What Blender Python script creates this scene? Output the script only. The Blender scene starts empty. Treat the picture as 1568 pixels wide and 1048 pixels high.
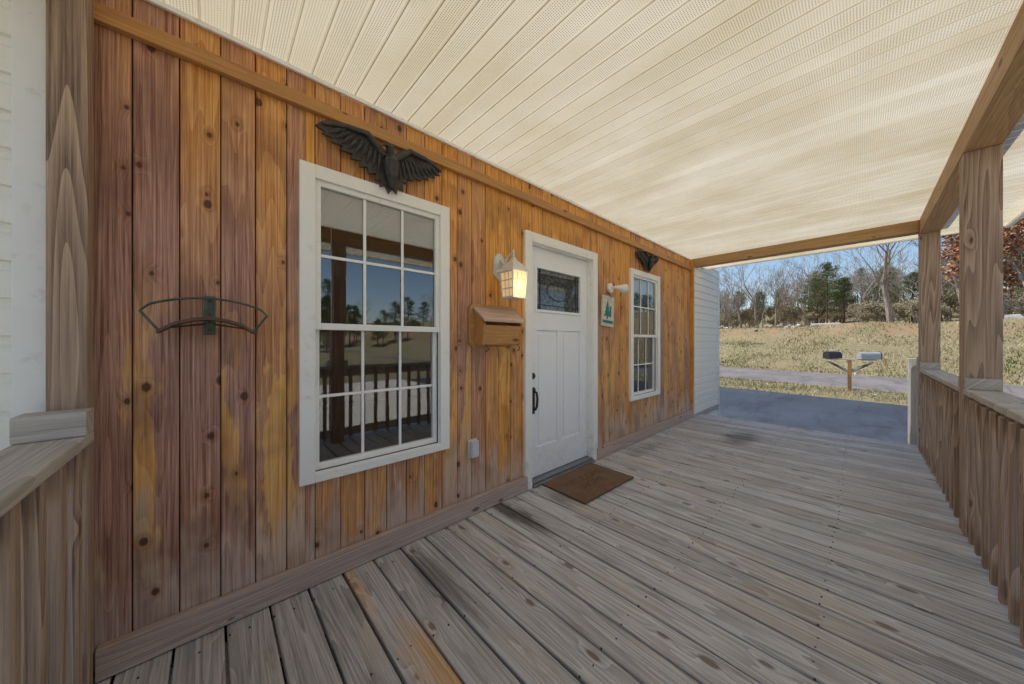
import bpy, math, random
from math import radians, sin, cos, pi
from mathutils import Vector, Matrix
R=random.Random(7)
scene=bpy.context.scene
scene.view_settings.view_transform='Standard'
scene.view_settings.look='None'
scene.view_settings.exposure=0

# ------------------------------------------------------------ node helpers
class NT:
    def __init__(s,name):
        s.m=bpy.data.materials.new(name); s.m.use_nodes=True
        s.t=s.m.node_tree; s.t.nodes.clear()
        s.out=s.t.nodes.new('ShaderNodeOutputMaterial')
        s.b=s.t.nodes.new('ShaderNodeBsdfPrincipled')
        s.t.links.new(s.b.outputs[0],s.out.inputs[0])
    def n(s,typ,**k):
        x=s.t.nodes.new('ShaderNode'+typ)
        for a,v in k.items(): setattr(x,a,v)
        return x
    def l(s,a,b): s.t.links.new(a,b)
    def set(s,inp,v):
        if isinstance(v,bpy.types.NodeSocket): s.l(v,inp)
        else: inp.default_value=v
    def math(s,op,a,b=0.0,c=None,clamp=False):
        x=s.n('Math',operation=op); x.use_clamp=clamp
        s.set(x.inputs[0],a); s.set(x.inputs[1],b)
        if c is not None: s.set(x.inputs[2],c)
        return x.outputs[0]
    def vmath(s,op,a,b=(0,0,0)):
        x=s.n('VectorMath',operation=op); s.set(x.inputs[0],a); s.set(x.inputs[1],b)
        return x.outputs['Value'] if op in('LENGTH','DISTANCE','DOT_PRODUCT') else x.outputs[0]
    def pos(s): return s.n('TexCoord').outputs['Object']
    def rnd(s): 
        x=s.n('Attribute'); x.attribute_name='rnd'; return x.outputs['Fac']
    def noise(s,vec,scale,detail=3,rough=.5,dist=0.0,dim='3D'):
        x=s.n('TexNoise'); x.noise_dimensions=dim; s.set(x.inputs['Vector'],vec); x.inputs['Scale'].default_value=scale
        x.inputs['Detail'].default_value=detail; x.inputs['Roughness'].default_value=rough; x.inputs['Distortion'].default_value=dist
        return x.outputs['Fac']
    def mr(s,v,a,b,c=0.,d=1.,smooth=False):
        x=s.n('MapRange'); x.clamp=True
        if smooth: x.interpolation_type='SMOOTHSTEP'
        s.set(x.inputs[0],v); 
        for i,k in enumerate((a,b,c,d)): s.set(x.inputs[i+1],k)
        return x.outputs[0]
    def mix(s,f,a,b,mode='MIX'):
        x=s.n('Mix'); x.data_type='RGBA'; x.blend_type=mode
        s.set(x.inputs[0],f)
        for i,v in ((6,a),(7,b)):
            if not isinstance(v,bpy.types.NodeSocket): v=tuple(v)+(1,) if len(v)==3 else v
            s.set(x.inputs[i],v)
        return x.outputs[2]
    def bump(s,h,strength=.3,dist=.01):
        x=s.n('Bump'); x.inputs['Strength'].default_value=strength; x.inputs['Distance'].default_value=dist
        s.l(h,x.inputs['Height']); s.l(x.outputs[0],s.b.inputs['Normal'])
    def base(s,c,rough=.6,metal=0.,spec=.5):
        if not isinstance(c,bpy.types.NodeSocket): c=tuple(c)+(1,)
        s.set(s.b.inputs['Base Color'],c); s.set(s.b.inputs['Roughness'],rough)
        s.b.inputs['Metallic'].default_value=metal; s.b.inputs['Specular IOR Level'].default_value=spec
        return s.m

def plain(name,c,rough=.6,metal=0.,var=.12,scale=8.,bump=0.05,spec=.5,dirt=0):
    t=NT(name); p=t.pos(); n=t.noise(p,scale,3,.6); n2=t.noise(p,scale*9,2,.6)
    f=t.math('ADD',t.math('MULTIPLY',n,.65),t.math('MULTIPLY',n2,.35))
    col=t.mix(t.mr(f,.3,.7),[x*(1-var) for x in c],[min(1,x*(1+var)) for x in c])
    if dirt:
        x=t.n('SeparateXYZ'); t.l(p,x.inputs[0]); q=t.noise(p,14,4,.7)
        dd=t.mr(t.math('ADD',q,t.mr(x.outputs[2],.0,.5,.18,0)),.60,.78); col=t.mix(t.math('MULTIPLY',dd,dirt),col,(.33,.25,.19))
    if bump: t.bump(n2,bump*3,.002)
    return t.base(col,t.mr(n,.3,.7,max(rough-.06,0.03),min(1,rough+.06)),metal,spec)

def wood(name,axis,mode,bumpy=.5,rough=.6):
    """axis = direction of the grain, 0/1/2; boards are axis aligned so the two other axes are summed"""
    t=NT(name); r=t.rnd(); P0=t.pos()
    x=t.n('SeparateXYZ'); t.l(P0,x.inputs[0]); X,Y,Z=x.outputs; C3=[X,Y,Z]
    al=t.math('ADD',C3[axis],t.math('MULTIPLY',r,71.9))
    o=[C3[i] for i in range(3) if i!=axis]
    ac=t.math('ADD',t.math('ADD',o[0],o[1]),t.math('MULTIPLY',r,37.3))
    cb=t.n('CombineXYZ'); t.l(ac,cb.inputs[0]); t.l(al,cb.inputs[1]); P=cb.outputs[0]
    def sc(a_,c_): return t.vmath('MULTIPLY',P,(c_,a_,0))
    def nz(a_,c_,d,ro=.5): return t.noise(sc(a_,c_),1.,d,ro,dim='2D')
    kd={'cedar':(5.2,7.,.56),'deck':(2.6,6.,.66),'post':(2.6,7.,.72)}.get(mode,(3.,7.,.7))
    vo=t.n('TexVoronoi'); vo.voronoi_dimensions='2D'; t.l(sc(kd[0],kd[1]),vo.inputs['Vector']); vo.inputs['Scale'].default_value=1.
    d=vo.outputs['Distance']; sp=t.n('SeparateColor'); t.l(vo.outputs['Color'],sp.inputs[0])
    on=t.math('GREATER_THAN',sp.outputs[0],kd[2])
    streak=nz(1.8,150.,4,.7)
    size=t.math('MULTIPLY',sp.outputs[1],.065)
    dn=t.math('SUBTRACT',t.math('ADD',d,t.math('MULTIPLY',t.math('SUBTRACT',streak,.5),.07)),size)
    knot=t.math('MULTIPLY',t.mr(dn,.02,.055,1,0),on)
    halo=t.math('MULTIPLY',t.mr(d,.04,.26,1,0,True),on)
    n1=nz(.32,5.5,2,.38)
    ph=t.math('ADD',t.math('MULTIPLY',n1,22.),t.math('MULTIPLY',halo,1.4))
    ring=t.math('FRACT',t.math('MULTIPLY',ph,.75)); ring=t.mr(ring,0,.9,1,0)
    fine=nz(9,480.,2,.6)
    blotch=nz(.8,3.5,4,.65)
    k={'cedar':.16,'deck':.28,'post':.36,'grey':.25,'foot':.2,'frame':.2}.get(mode,.22)
    g=t.math('ADD',t.math('MULTIPLY',ring,k),t.math('MULTIPLY',t.mr(streak,.22,.78),.80-k))
    g=t.math('ADD',g,t.math('MULTIPLY',fine,.20))
    if mode=='cedar':
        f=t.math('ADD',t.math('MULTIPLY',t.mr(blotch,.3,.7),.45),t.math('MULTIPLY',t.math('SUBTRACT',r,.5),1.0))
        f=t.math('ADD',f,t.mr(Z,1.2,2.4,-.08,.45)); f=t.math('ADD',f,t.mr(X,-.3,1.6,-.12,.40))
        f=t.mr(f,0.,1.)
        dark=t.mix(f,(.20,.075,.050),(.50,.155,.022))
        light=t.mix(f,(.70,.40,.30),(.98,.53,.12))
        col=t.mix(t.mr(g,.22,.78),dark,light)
        n3=nz(1.1,7,4,.7)
        hue=t.math('FRACT',t.math('MULTIPLY',r,7.77))
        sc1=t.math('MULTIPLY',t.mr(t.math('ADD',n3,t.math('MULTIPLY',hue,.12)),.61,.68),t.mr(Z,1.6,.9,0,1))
        q=t.vmath('LENGTH',t.vmath('MULTIPLY',t.vmath('SUBTRACT',P0,(.225,0,.62)),(1/.055,0,1/.42)))
        sc1=t.math('MAXIMUM',sc1,t.mr(t.math('ADD',q,t.math('MULTIPLY',t.math('SUBTRACT',nz(2.5,9,3,.7),.5),2.2)),.95,1.05,1,0))
        col=t.mix(t.math('MULTIPLY',sc1,.75),col,t.mix(t.mr(g,.2,.8),(.74,.32,.06),(.98,.62,.21)))
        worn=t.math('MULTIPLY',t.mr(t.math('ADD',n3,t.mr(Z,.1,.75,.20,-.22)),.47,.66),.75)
        col=t.mix(worn,col,t.mix(g,(.32,.22,.17),(.84,.72,.64)))
        dirt=t.math('MULTIPLY',t.mr(nz(2.,3.,3,.6),.50,.7),.45); col=t.mix(dirt,col,(.15,.055,.03))
        col=t.mix(t.math('MULTIPLY',halo,.35),col,(.22,.065,.015))
        col=t.mix(t.math('MULTIPLY',knot,.9),col,(.07,.022,.008))
    elif mode=='deck':
        f=t.math('ADD',t.math('MULTIPLY',blotch,.5),t.math('MULTIPLY',r,.5))
        f=t.mr(f,.2,.8)
        dark=t.mix(f,(.22,.215,.215),(.44,.44,.445))
        light=t.mix(f,(.68,.69,.715),(.90,.91,.935))
        col=t.mix(t.mr(g,.22,.74),dark,light)
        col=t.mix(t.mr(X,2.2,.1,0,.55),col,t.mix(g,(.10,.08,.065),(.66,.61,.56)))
        tan=t.math('MULTIPLY',t.mr(nz(1.2,5,3,.6),.5,.7),.35); col=t.mix(tan,col,(.56,.45,.33))
        mil=t.math('MULTIPLY',t.mr(nz(3.,26,4,.7),.56,.72),.45); col=t.mix(mil,col,(.17,.16,.15))
        col=t.mix(t.math('MULTIPLY',knot,.75),col,(.15,.09,.055))
        orange=t.math('MULTIPLY',t.math('GREATER_THAN',r,.985),t.mr(blotch,.38,.6))
        col=t.mix(t.math('MULTIPLY',orange,.75),col,t.mix(g,(.40,.18,.05),(.90,.54,.20)))
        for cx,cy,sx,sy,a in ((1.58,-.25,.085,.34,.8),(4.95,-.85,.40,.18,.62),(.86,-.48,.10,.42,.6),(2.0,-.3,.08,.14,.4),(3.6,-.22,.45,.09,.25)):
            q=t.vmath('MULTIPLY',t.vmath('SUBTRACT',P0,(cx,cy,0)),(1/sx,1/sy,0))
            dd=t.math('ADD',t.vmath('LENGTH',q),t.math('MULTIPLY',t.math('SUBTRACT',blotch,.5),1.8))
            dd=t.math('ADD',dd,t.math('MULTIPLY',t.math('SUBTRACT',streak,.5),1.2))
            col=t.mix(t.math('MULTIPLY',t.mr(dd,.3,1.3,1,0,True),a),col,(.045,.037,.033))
    elif mode=='grey':
        col=t.mix(g,(.24,.215,.19),(.82,.79,.74))
        col=t.mix(t.math('MULTIPLY',knot,.7),col,(.12,.08,.05))
        col=t.mix(t.mr(blotch,.35,.75,0,.35),col,(.38,.29,.21))
    elif mode=='post':
        col=t.mix(t.mr(g,.2,.85),(.15,.09,.06),(.68,.50,.37))
        col=t.mix(t.mr(blotch,.35,.7,0,.45),col,(.42,.30,.23))
        col=t.mix(t.math('MULTIPLY',knot,.8),col,(.09,.04,.02))
    elif mode=='beam':
        col=t.mix(g,(.26,.13,.05),(.72,.46,.21))
        col=t.mix(t.math('MULTIPLY',knot,.8),col,(.12,.05,.02))
    elif mode=='frame':
        col=t.mix(g,(.30,.12,.035),(.76,.41,.13))
        col=t.mix(t.mr(blotch,.4,.75,0,.5),col,(.32,.18,.10))
        col=t.mix(t.math('MULTIPLY',knot,.8),col,(.12,.05,.02))
    elif mode=='foot':
        col=t.mix(g,(.25,.16,.125),(.74,.60,.52))
        col=t.mix(t.math('MULTIPLY',knot,.8),col,(.12,.05,.03))
    h=t.math('ADD',t.math('MULTIPLY',streak,.6),t.math('MULTIPLY',fine,.4))
    t.bump(h,bumpy,.003)
    return t.base(col,t.mr(streak,.3,.7,rough+.1,rough-.08),0,.45)

# ------------------------------------------------------------ mesh builder
class MB:
    def __init__(s): s.v=[];s.f=[];s.m=[];s.r=[];s.mats=[]
    def mi(s,mat):
        if mat not in s.mats: s.mats.append(mat)
        return s.mats.index(mat)
    def face(s,pts,mat,r=0.):
        b=len(s.v); s.v+= [tuple(p) for p in pts]; s.f.append(tuple(range(b,b+len(pts)))); s.m.append(s.mi(mat)); s.r.append(r)
    def raw(s,vs,fs,mat,r=0.):
        b=len(s.v); s.v+=[tuple(p) for p in vs]; k=s.mi(mat)
        for f in fs: s.f.append(tuple(b+i for i in f)); s.m.append(k); s.r.append(r)
    def box(s,x0,x1,y0,y1,z0,z1,mat,r=None,M=None):
        if r is None: r=R.random()*.97
        vs=[Vector((x,y,z)) for z in (z0,z1) for y in (y0,y1) for x in (x0,x1)]
        if M: vs=[M@v for v in vs]
        s.raw(vs,[(0,2,3,1),(4,5,7,6),(0,1,5,4),(2,6,7,3),(0,4,6,2),(1,3,7,5)],mat,r)
    def prism(s,pts,vec,mat,r=None):
        if r is None: r=R.random()*.97
        n=len(pts); a=[Vector(p) for p in pts]; b=[p+Vector(vec) for p in a]
        fs=[tuple(range(n-1,-1,-1)),tuple(range(n,2*n))]+[(i,(i+1)%n,n+(i+1)%n,n+i) for i in range(n)]
        s.raw(a+b,fs,mat,r)
    def tube(s,pts,rads,mat,seg=8,r=0.,caps=True):
        pts=[Vector(p) for p in pts]
        if not hasattr(rads,'__len__'): rads=[rads]*len(pts)
        vs=[];n=len(pts); up=None
        for i,p in enumerate(pts):
            d=(pts[min(i+1,n-1)]-pts[max(i-1,0)]).normalized()
            if up is None:
                up=Vector((0,0,1)) if abs(d.z)<.9 else Vector((1,0,0))
            a=d.cross(up).normalized(); b=a.cross(d).normalized(); up=b
            for k in range(seg):
                th=2*pi*k/seg; vs.append(p+(a*cos(th)+b*sin(th))*rads[i])
        fs=[(i*seg+k,i*seg+(k+1)%seg,(i+1)*seg+(k+1)%seg,(i+1)*seg+k) for i in range(n-1) for k in range(seg)]
        if caps: fs+=[tuple(range(seg-1,-1,-1)),tuple((n-1)*seg+k for k in range(seg))]
        s.raw(vs,fs,mat,r)
    def lathe(s,c,prof,mat,seg=20,axis=(0,0,1)):
        c=Vector(c);ax=Vector(axis).normalized(); a=ax.orthogonal().normalized(); b=ax.cross(a); vs=[]
        for rr,tt in prof:
            for k in range(seg):
                th=2*pi*k/seg; vs.append(c+ax*tt+(a*cos(th)+b*sin(th))*max(rr,1e-4))
        n=len(prof)
        fs=[(i*seg+k,i*seg+(k+1)%seg,(i+1)*seg+(k+1)%seg,(i+1)*seg+k) for i in range(n-1) for k in range(seg)]
        fs+=[tuple(range(seg-1,-1,-1)),tuple((n-1)*seg+k for k in range(seg))]
        s.raw(vs,fs,mat)
    def build(s,name,parent=None,smooth=False,bevel=0,loc=None):
        me=bpy.data.meshes.new(name); me.from_pydata(s.v,[],s.f)
        for m in s.mats: me.materials.append(m)
        me.polygons.foreach_set('material_index',s.m)
        at=me.attributes.new('rnd','FLOAT','FACE'); at.data.foreach_set('value',s.r)
        if smooth: me.polygons.foreach_set('use_smooth',[True]*len(s.f))
        me.update(); ob=bpy.data.objects.new(name,me); scene.collection.objects.link(ob)
        if bevel:
            md=ob.modifiers.new('bevel','BEVEL'); md.width=bevel; md.segments=2; md.limit_method='ANGLE'
        if parent: ob.parent=parent
        if loc: ob.location=loc
        return ob
def empty(name,loc=(0,0,0)):
    e=bpy.data.objects.new(name,None); e.empty_display_size=.2; scene.collection.objects.link(e); e.location=loc; return e

# ------------------------------------------------------------ materials
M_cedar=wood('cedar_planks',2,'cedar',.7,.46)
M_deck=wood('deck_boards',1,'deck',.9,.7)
M_greyX=wood('weathered_rail_x',0,'grey',.8,.7)
M_greyY=wood('weathered_rail_y',1,'grey',.8,.7)
M_greyZ=wood('weathered_rail_z',2,'grey',.8,.7)
M_postZ=wood('treated_post',2,'post',.8,.65)
M_beamX=wood('beam_x',0,'beam',.5,.6)
M_beamY=wood('beam_y',1,'beam',.5,.6)
M_frame=wood('frieze_trim',0,'frame',.5,.55)
M_foot=wood('skirting',0,'foot',.6,.6)
M_white=plain('white_trim_paint',(.92,.92,.90),.4,var=.03,scale=3,bump=.02,dirt=.3)
M_door=plain('door_paint',(.91,.93,.96),.32,var=.03,scale=2,bump=.01,dirt=.12)
M_blind=plain('blind_slats',(.94,.93,.88),.5,var=.03)
M_dark=plain('dark_cavity',(.012,.012,.012),.9,var=.1,bump=0)
M_room=plain('room_wall',(.07,.066,.062),.8,var=.1)
M_black=plain('black_hardware',(.018,.018,.02),.35,var=.2)
M_iron=plain('cast_iron_dark',(.06,.057,.055),.5,metal=.3,var=.5,scale=40,bump=.3)
M_green=plain('patina_green_metal',(.09,.12,.10),.5,metal=.5,var=.4,scale=30,bump=.2)
M_rust=plain('rusty_hanger',(.14,.085,.055),.7,metal=.2,var=.5,scale=30,bump=.2)
M_alu=plain('threshold_aluminium',(.32,.32,.32),.35,metal=.9,var=.2,scale=20)
M_grey_plastic=plain('outlet_plastic',(.66,.68,.71),.4,var=.08)
M_roof=plain('shingles',(.10,.09,.085),.9,var=.35,scale=12,bump=.4)

def siding_mat():
    t=NT('vinyl_siding'); p=t.pos()
    n=t.noise(t.vmath('MULTIPLY',p,(1.,1.,9.)),3,4,.6); n2=t.noise(t.vmath('MULTIPLY',p,(8,8,120.)),1,2)
    col=t.mix(t.mr(n,.3,.7),(.91,.89,.81),(.94,.92,.85)); t.bump(n2,.08,.002)
    return t.base(col,.45)
M_siding=siding_mat()
def soffit_mat():
    t=NT('translucent_vinyl_soffit'); p=t.pos(); x=t.n('SeparateXYZ'); t.l(p,x.inputs[0]); X,Y,Z=x.outputs
    k=2*pi/.0185
    a=t.math('SINE',t.math('MULTIPLY',t.math('ADD',X,Y),k)); b=t.math('SINE',t.math('MULTIPLY',t.math('SUBTRACT',X,Y),k))
    dots=t.mr(t.math('MULTIPLY',a,b),.35,.6)
    fr=t.math('FRACT',t.math('DIVIDE',t.math('ADD',X,10.),.1016))
    band=t.math('MULTIPLY',t.math('GREATER_THAN',fr,.13),t.math('LESS_THAN',fr,.92))
    tri=t.math('FRACT',t.math('DIVIDE',t.math('ADD',X,10.),.3048))
    band=t.math('MULTIPLY',band,t.math('SUBTRACT',1.,t.math('MULTIPLY',t.math('GREATER_THAN',tri,.667),.35)))
    dots=t.math('MULTIPLY',dots,band)
    n=t.noise(t.vmath('MULTIPLY',p,(1.5,1.,1)),1.2,3,.6); n2=t.noise(p,30,3,.6)
    r=t.rnd()
    f=t.mr(t.math('ADD',n,t.math('MULTIPLY',t.math('SUBTRACT',r,.5),.12)),.3,.7)
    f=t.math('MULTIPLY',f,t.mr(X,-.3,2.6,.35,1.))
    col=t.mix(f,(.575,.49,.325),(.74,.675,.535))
    gro=t.mr(fr,.05,.07,1,0)
    col=t.mix(t.mr(n2,.6,.75,0,.15),col,(.35,.28,.16))
    col=t.mix(t.math('MULTIPLY',dots,.85),col,(.17,.13,.08))
    col=t.mix(t.math('MULTIPLY',gro,.35),col,(.30,.25,.17))
    t.bump(t.math('SUBTRACT',1.,dots),.35,.002)
    t.base(col,.42)
    tr=t.n('BsdfTranslucent'); t.l(col,tr.inputs[0]); mx=t.n('MixShader'); mx.inputs[0].default_value=.60  # translucency added so sunlight passes through and brightens the porch
    t.l(t.b.outputs[0],mx.inputs[1]); t.l(tr.outputs[0],mx.inputs[2]); t.l(mx.outputs[0],t.out.inputs[0])
    return t.m
M_soffit=soffit_mat()
def glass_mat(name,ior=2.0,tint=(.8,.82,.82)):
    m=bpy.data.materials.new(name); m.use_nodes=True; T=m.node_tree; T.nodes.clear()
    o=T.nodes.new('ShaderNodeOutputMaterial'); mx=T.nodes.new('ShaderNodeMixShader'); tr=T.nodes.new('ShaderNodeBsdfTransparent'); gl=T.nodes.new('ShaderNodeBsdfGlossy')
    fr=T.nodes.new('ShaderNodeFresnel'); fr.inputs[0].default_value=ior; gl.inputs['Roughness'].default_value=.0
    gl.inputs['Color'].default_value=(.97,.98,1,1); tr.inputs[0].default_value=tuple(tint)+(1,)
    no=T.nodes.new('ShaderNodeTexNoise'); no.inputs['Scale'].default_value=2.2; bp=T.nodes.new('ShaderNodeBump'); bp.inputs['Strength'].default_value=.03; bp.inputs['Distance'].default_value=.02
    tc=T.nodes.new('ShaderNodeTexCoord'); T.links.new(tc.outputs['Object'],no.inputs['Vector']); T.links.new(no.outputs[0],bp.inputs['Height']); T.links.new(bp.outputs[0],gl.inputs['Normal'])
    T.links.new(fr.outputs[0],mx.inputs[0]); T.links.new(tr.outputs[0],mx.inputs[1]); T.links.new(gl.outputs[0],mx.inputs[2]); T.links.new(mx.outputs[0],o.inputs[0])
    return m
M_glass=glass_mat('window_glass',2.5,(.98,.99,.99))
M_doorglass=glass_mat('door_leaded_glass',1.7,(.8,.85,.85))

# ------------------------------------------------------------ HOUSE
house=empty('wood_clad_house')
ZC=2.575
XL,XR=-.40,5.73
openings=[(.34,1.135,.54,2.10),(3.70,4.475,.54,2.10),(1.95,2.89,0.0,2.10)]
def clad(mb,a,b,y0,y1,z0,z1,mat,r=None):
    xs=sorted(set([a,b]+[v for o in openings for v in o[:2] if a<v<b]))
    for p,q in zip(xs[:-1],xs[1:]):
        m=(p+q)/2; o=[o for o in openings if o[0]<m<o[1]]
        if not o: mb.box(p,q,y0,y1,z0,z1,mat,r)
        else:
            o=o[0]
            if o[2]>z0+.01: mb.box(p,q,y0,y1,z0,o[2],mat,None)
            mb.box(p,q,y0,y1,o[3],z1,mat,None)
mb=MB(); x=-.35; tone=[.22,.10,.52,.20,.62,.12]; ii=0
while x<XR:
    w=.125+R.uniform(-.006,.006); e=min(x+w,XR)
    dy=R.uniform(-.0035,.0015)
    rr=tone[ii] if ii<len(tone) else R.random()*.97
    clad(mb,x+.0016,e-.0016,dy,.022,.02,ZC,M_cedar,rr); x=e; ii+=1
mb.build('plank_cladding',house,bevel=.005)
mb=MB(); clad(mb,XL,XR,.0235,.11,.0,ZC,M_dark); mb.build('wall_core',house)
mb=MB()
x0,x1,y0,y1,z0,z1=-5.9,7.05,.112,5.,.0,2.5
V=[(x0,y0,z0),(x1,y0,z0),(x1,y1,z0),(x0,y1,z0),(x0,y0,z1),(x1,y0,z1),(x1,y1,z1),(x0,y1,z1)]
mb.raw(V,[(0,1,2,3),(4,7,6,5),(1,5,6,2),(2,6,7,3),(3,7,4,0)],M_room)
mb.build('interior_room',house)
mb=MB()
mb.box(XL+.05,2.9,-.035,-.005,2.385,2.45,M_frame); mb.box(2.903,XR,-.035,-.005,2.385,2.45,M_frame)
for a,b in ((-.31,1.9),(2.94,XR)):
    xx=a
    while xx<b:
        e=min(b,xx+2.4); mb.box(xx,e-.002,-.042,-.005,.004,.118,M_foot); xx=e
mb.box(XL+.05,XR,-.022,-.006,2.552,2.574,M_white)
mb.build('wall_trim',house,bevel=.003)
def siding(mb,xa,xb,y,z0,z1):
    z=z0; p=.121
    while z<z1:
        t_=min(p,z1-z)
        mb.face([(xa,y,z),(xb,y,z),(xb,y-.018,z+.002),(xa,y-.018,z+.002)],M_siding)
        mb.face([(xa,y-.018,z+.002),(xb,y-.018,z+.002),(xb,y-.014,z+t_*.68),(xa,y-.014,z+t_*.68)],M_siding)
        mb.face([(xa,y-.014,z+t_*.68),(xb,y-.014,z+t_*.68),(xb,y-.003,z+t_*.78),(xa,y-.003,z+t_*.78)],M_siding)
        mb.face([(xa,y-.003,z+t_*.78),(xb,y-.003,z+t_*.78),(xb,y,z+t_),(xa,y,z+t_)],M_siding)
        z+=p
mb=MB(); siding(mb,-6,-.475,-.02,-.45,2.75); siding(mb,XR+.045,7.12,-.01,-.45,2.6)
mb.build('vinyl_siding_wall',house)
mb=MB()
mb.box(-.475,-.402,-.05,.02,-.45,2.75,M_white); mb.box(XR+.001,XR+.045,-.045,.02,.0,2.6,M_cedar)
mb.box(7.12,7.18,-.04,.04,-.45,2.6,M_white)
mb.box(XR+.045,7.12,-.042,-.030,-.05,.04,M_greyX)
mb.build('corner_trim',house,bevel=.003)
mb=MB()
mb.box(-6,-5.9,0.02,8,-.5,2.6,M_siding); mb.box(7.07,7.17,.04,8,-.5,2.6,M_siding); mb.box(-5.9,7.07,7.9,8,-.5,2.6,M_siding)
mb.box(-5.9,-.48,.03,.1,-.5,2.6,M_siding); mb.box(XR+.05,7.07,.03,.1,-.5,2.6,M_siding); mb.box(-.48,XR+.05,.03,.1,-.5,-.02,M_dark)
mb.build('outer_walls',house)
mb=MB()
mb.prism([(-6.4,.12,2.605),(-6.4,4,3.7),(-6.4,8.35,2.55),(-6.4,8.35,2.63),(-6.4,4,3.79),(-6.4,.12,2.67)],(14.0,0,0),M_roof)
mb.prism([(-6.4,-.30,2.70),(-6.4,.10,2.76),(-6.4,.10,2.84),(-6.4,-.30,2.78)],(5.55,0,0),M_roof)
mb.box(-.8,6.2,-2.97,-2.94,2.44,2.62,M_white)
mb.box(6.2,6.23,-2.94,-.0,2.46,2.66,M_siding); mb.box(-.83,-.8,-2.94,-.05,2.46,2.66,M_siding)
mb.build('roof',house)
# porch ceiling: ribbed soffit, left unroofed so sun shines through it
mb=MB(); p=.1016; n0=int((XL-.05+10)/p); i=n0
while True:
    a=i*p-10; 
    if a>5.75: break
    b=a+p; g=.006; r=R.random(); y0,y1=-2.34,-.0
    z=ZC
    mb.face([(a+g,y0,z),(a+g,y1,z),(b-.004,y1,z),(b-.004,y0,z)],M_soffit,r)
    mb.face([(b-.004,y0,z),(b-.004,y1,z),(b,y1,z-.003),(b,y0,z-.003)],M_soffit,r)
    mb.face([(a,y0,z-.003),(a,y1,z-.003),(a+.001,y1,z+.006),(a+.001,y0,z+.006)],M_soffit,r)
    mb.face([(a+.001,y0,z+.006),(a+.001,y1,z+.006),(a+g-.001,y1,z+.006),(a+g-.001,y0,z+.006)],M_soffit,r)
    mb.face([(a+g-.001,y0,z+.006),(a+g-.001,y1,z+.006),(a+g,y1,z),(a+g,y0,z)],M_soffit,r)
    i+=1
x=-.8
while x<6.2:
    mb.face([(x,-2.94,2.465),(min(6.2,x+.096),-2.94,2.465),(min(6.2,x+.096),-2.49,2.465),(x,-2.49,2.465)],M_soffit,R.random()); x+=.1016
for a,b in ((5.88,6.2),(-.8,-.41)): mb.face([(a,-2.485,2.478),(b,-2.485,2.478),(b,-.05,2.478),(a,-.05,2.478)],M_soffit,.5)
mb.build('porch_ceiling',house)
mb=MB()
mb.box(-.40,5.87,-2.48,-2.335,2.42,2.58,M_beamX)
mb.box(5.73,5.87,-2.333,-.048,2.445,2.58,M_beamY)
mb.box(-.40,-.312,-2.333,-.104,2.445,2.58,M_beamY)
mb.build('porch_beams',house,bevel=.004)
mb=MB()
for px in (1.05,3.48,5.735):
    mb.box(px,px+.14,-2.478,-2.338,-.0,2.419,M_postZ)
mb.box(-.40,-.312,-2.478,-2.338,-.0,2.419,M_postZ)
mb.box(-.400,-.314,-.102,-.0235,.0,2.574,M_postZ)
mb.build('porch_posts',house,bevel=.006)

def window(x0,x1,z0,z1,name):
    par=empty(name); par.parent=house
    mb=MB(); c=.068
    mb.box(x0,x0+c,-.03,.01,z0,z1,M_white); mb.box(x1-c,x1,-.03,.01,z0,z1,M_white)
    mb.box(x0+c,x1-c,-.03,.01,z1-c,z1,M_white); mb.box(x0+c,x1-c,-.03,.01,z0,z0+.045,M_white)
    a,b,lo,hi=x0+c,x1-c,z0+.045,z1-c; mid=(lo+hi)/2
    def sash(z0,z1,y,nh):
        w=.028
        mb.box(a,a+w,y,y+.03,z0,z1,M_white); mb.box(b-w,b,y,y+.03,z0,z1,M_white)
        mb.box(a+w,b-w,y,y+.03,z0,z0+w+.006,M_white); mb.box(a+w,b-w,y,y+.03,z1-w,z1,M_white)
        for k in (1,2):
            xx=a+w+(b-a-2*w)*k/3; mb.box(xx-.008,xx+.008,y+.010,y+.017,z0+w+.006,z1-w,M_white)
        zz=(z0+z1)/2; 
        for k in range(3):
            xa=a+w+(b-a-2*w)*k/3+(.008 if k else 0); xb=a+w+(b-a-2*w)*(k+1)/3-(.008 if k<2 else 0)
            mb.box(xa,xb,y+.011,y+.016,zz-.008,zz+.008,M_white)
    sash(mid-.018,hi,-.012,1); sash(lo,mid+.012,.02,1)
    mb.build('frame',par,bevel=.003)
    mb=MB()
    mb.face([(a,.007,mid),(b,.007,mid),(b,.007,hi),(a,.007,hi)],M_glass)
    mb.face([(a,.039,lo),(b,.039,lo),(b,.039,mid),(a,.039,mid)],M_glass)
    mb.build('glass',par)
    mb=MB(); z=hi-.01
    while z>hi-.20:
        mb.prism([(a-.01,.022,z),(a-.01,.0225,z+.001),(a-.01,.026,z-.020),(a-.01,.0255,z-.021)],(b-a+.02,0,0),M_blind,.5)
        z-=.020
    mb.box(a-.01,b+.01,.018,.034,z-.010,z+.010,M_blind)
    mb.tube([(a+.09,.05,hi),(a+.09,.05,hi-.75)],.003,M_blind,5)
    mb.build('blind',par)
window(.312,1.163,.513,2.123,'double_hung_window')
window(3.67,4.50,.513,2.115,'double_hung_window.001')

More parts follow.
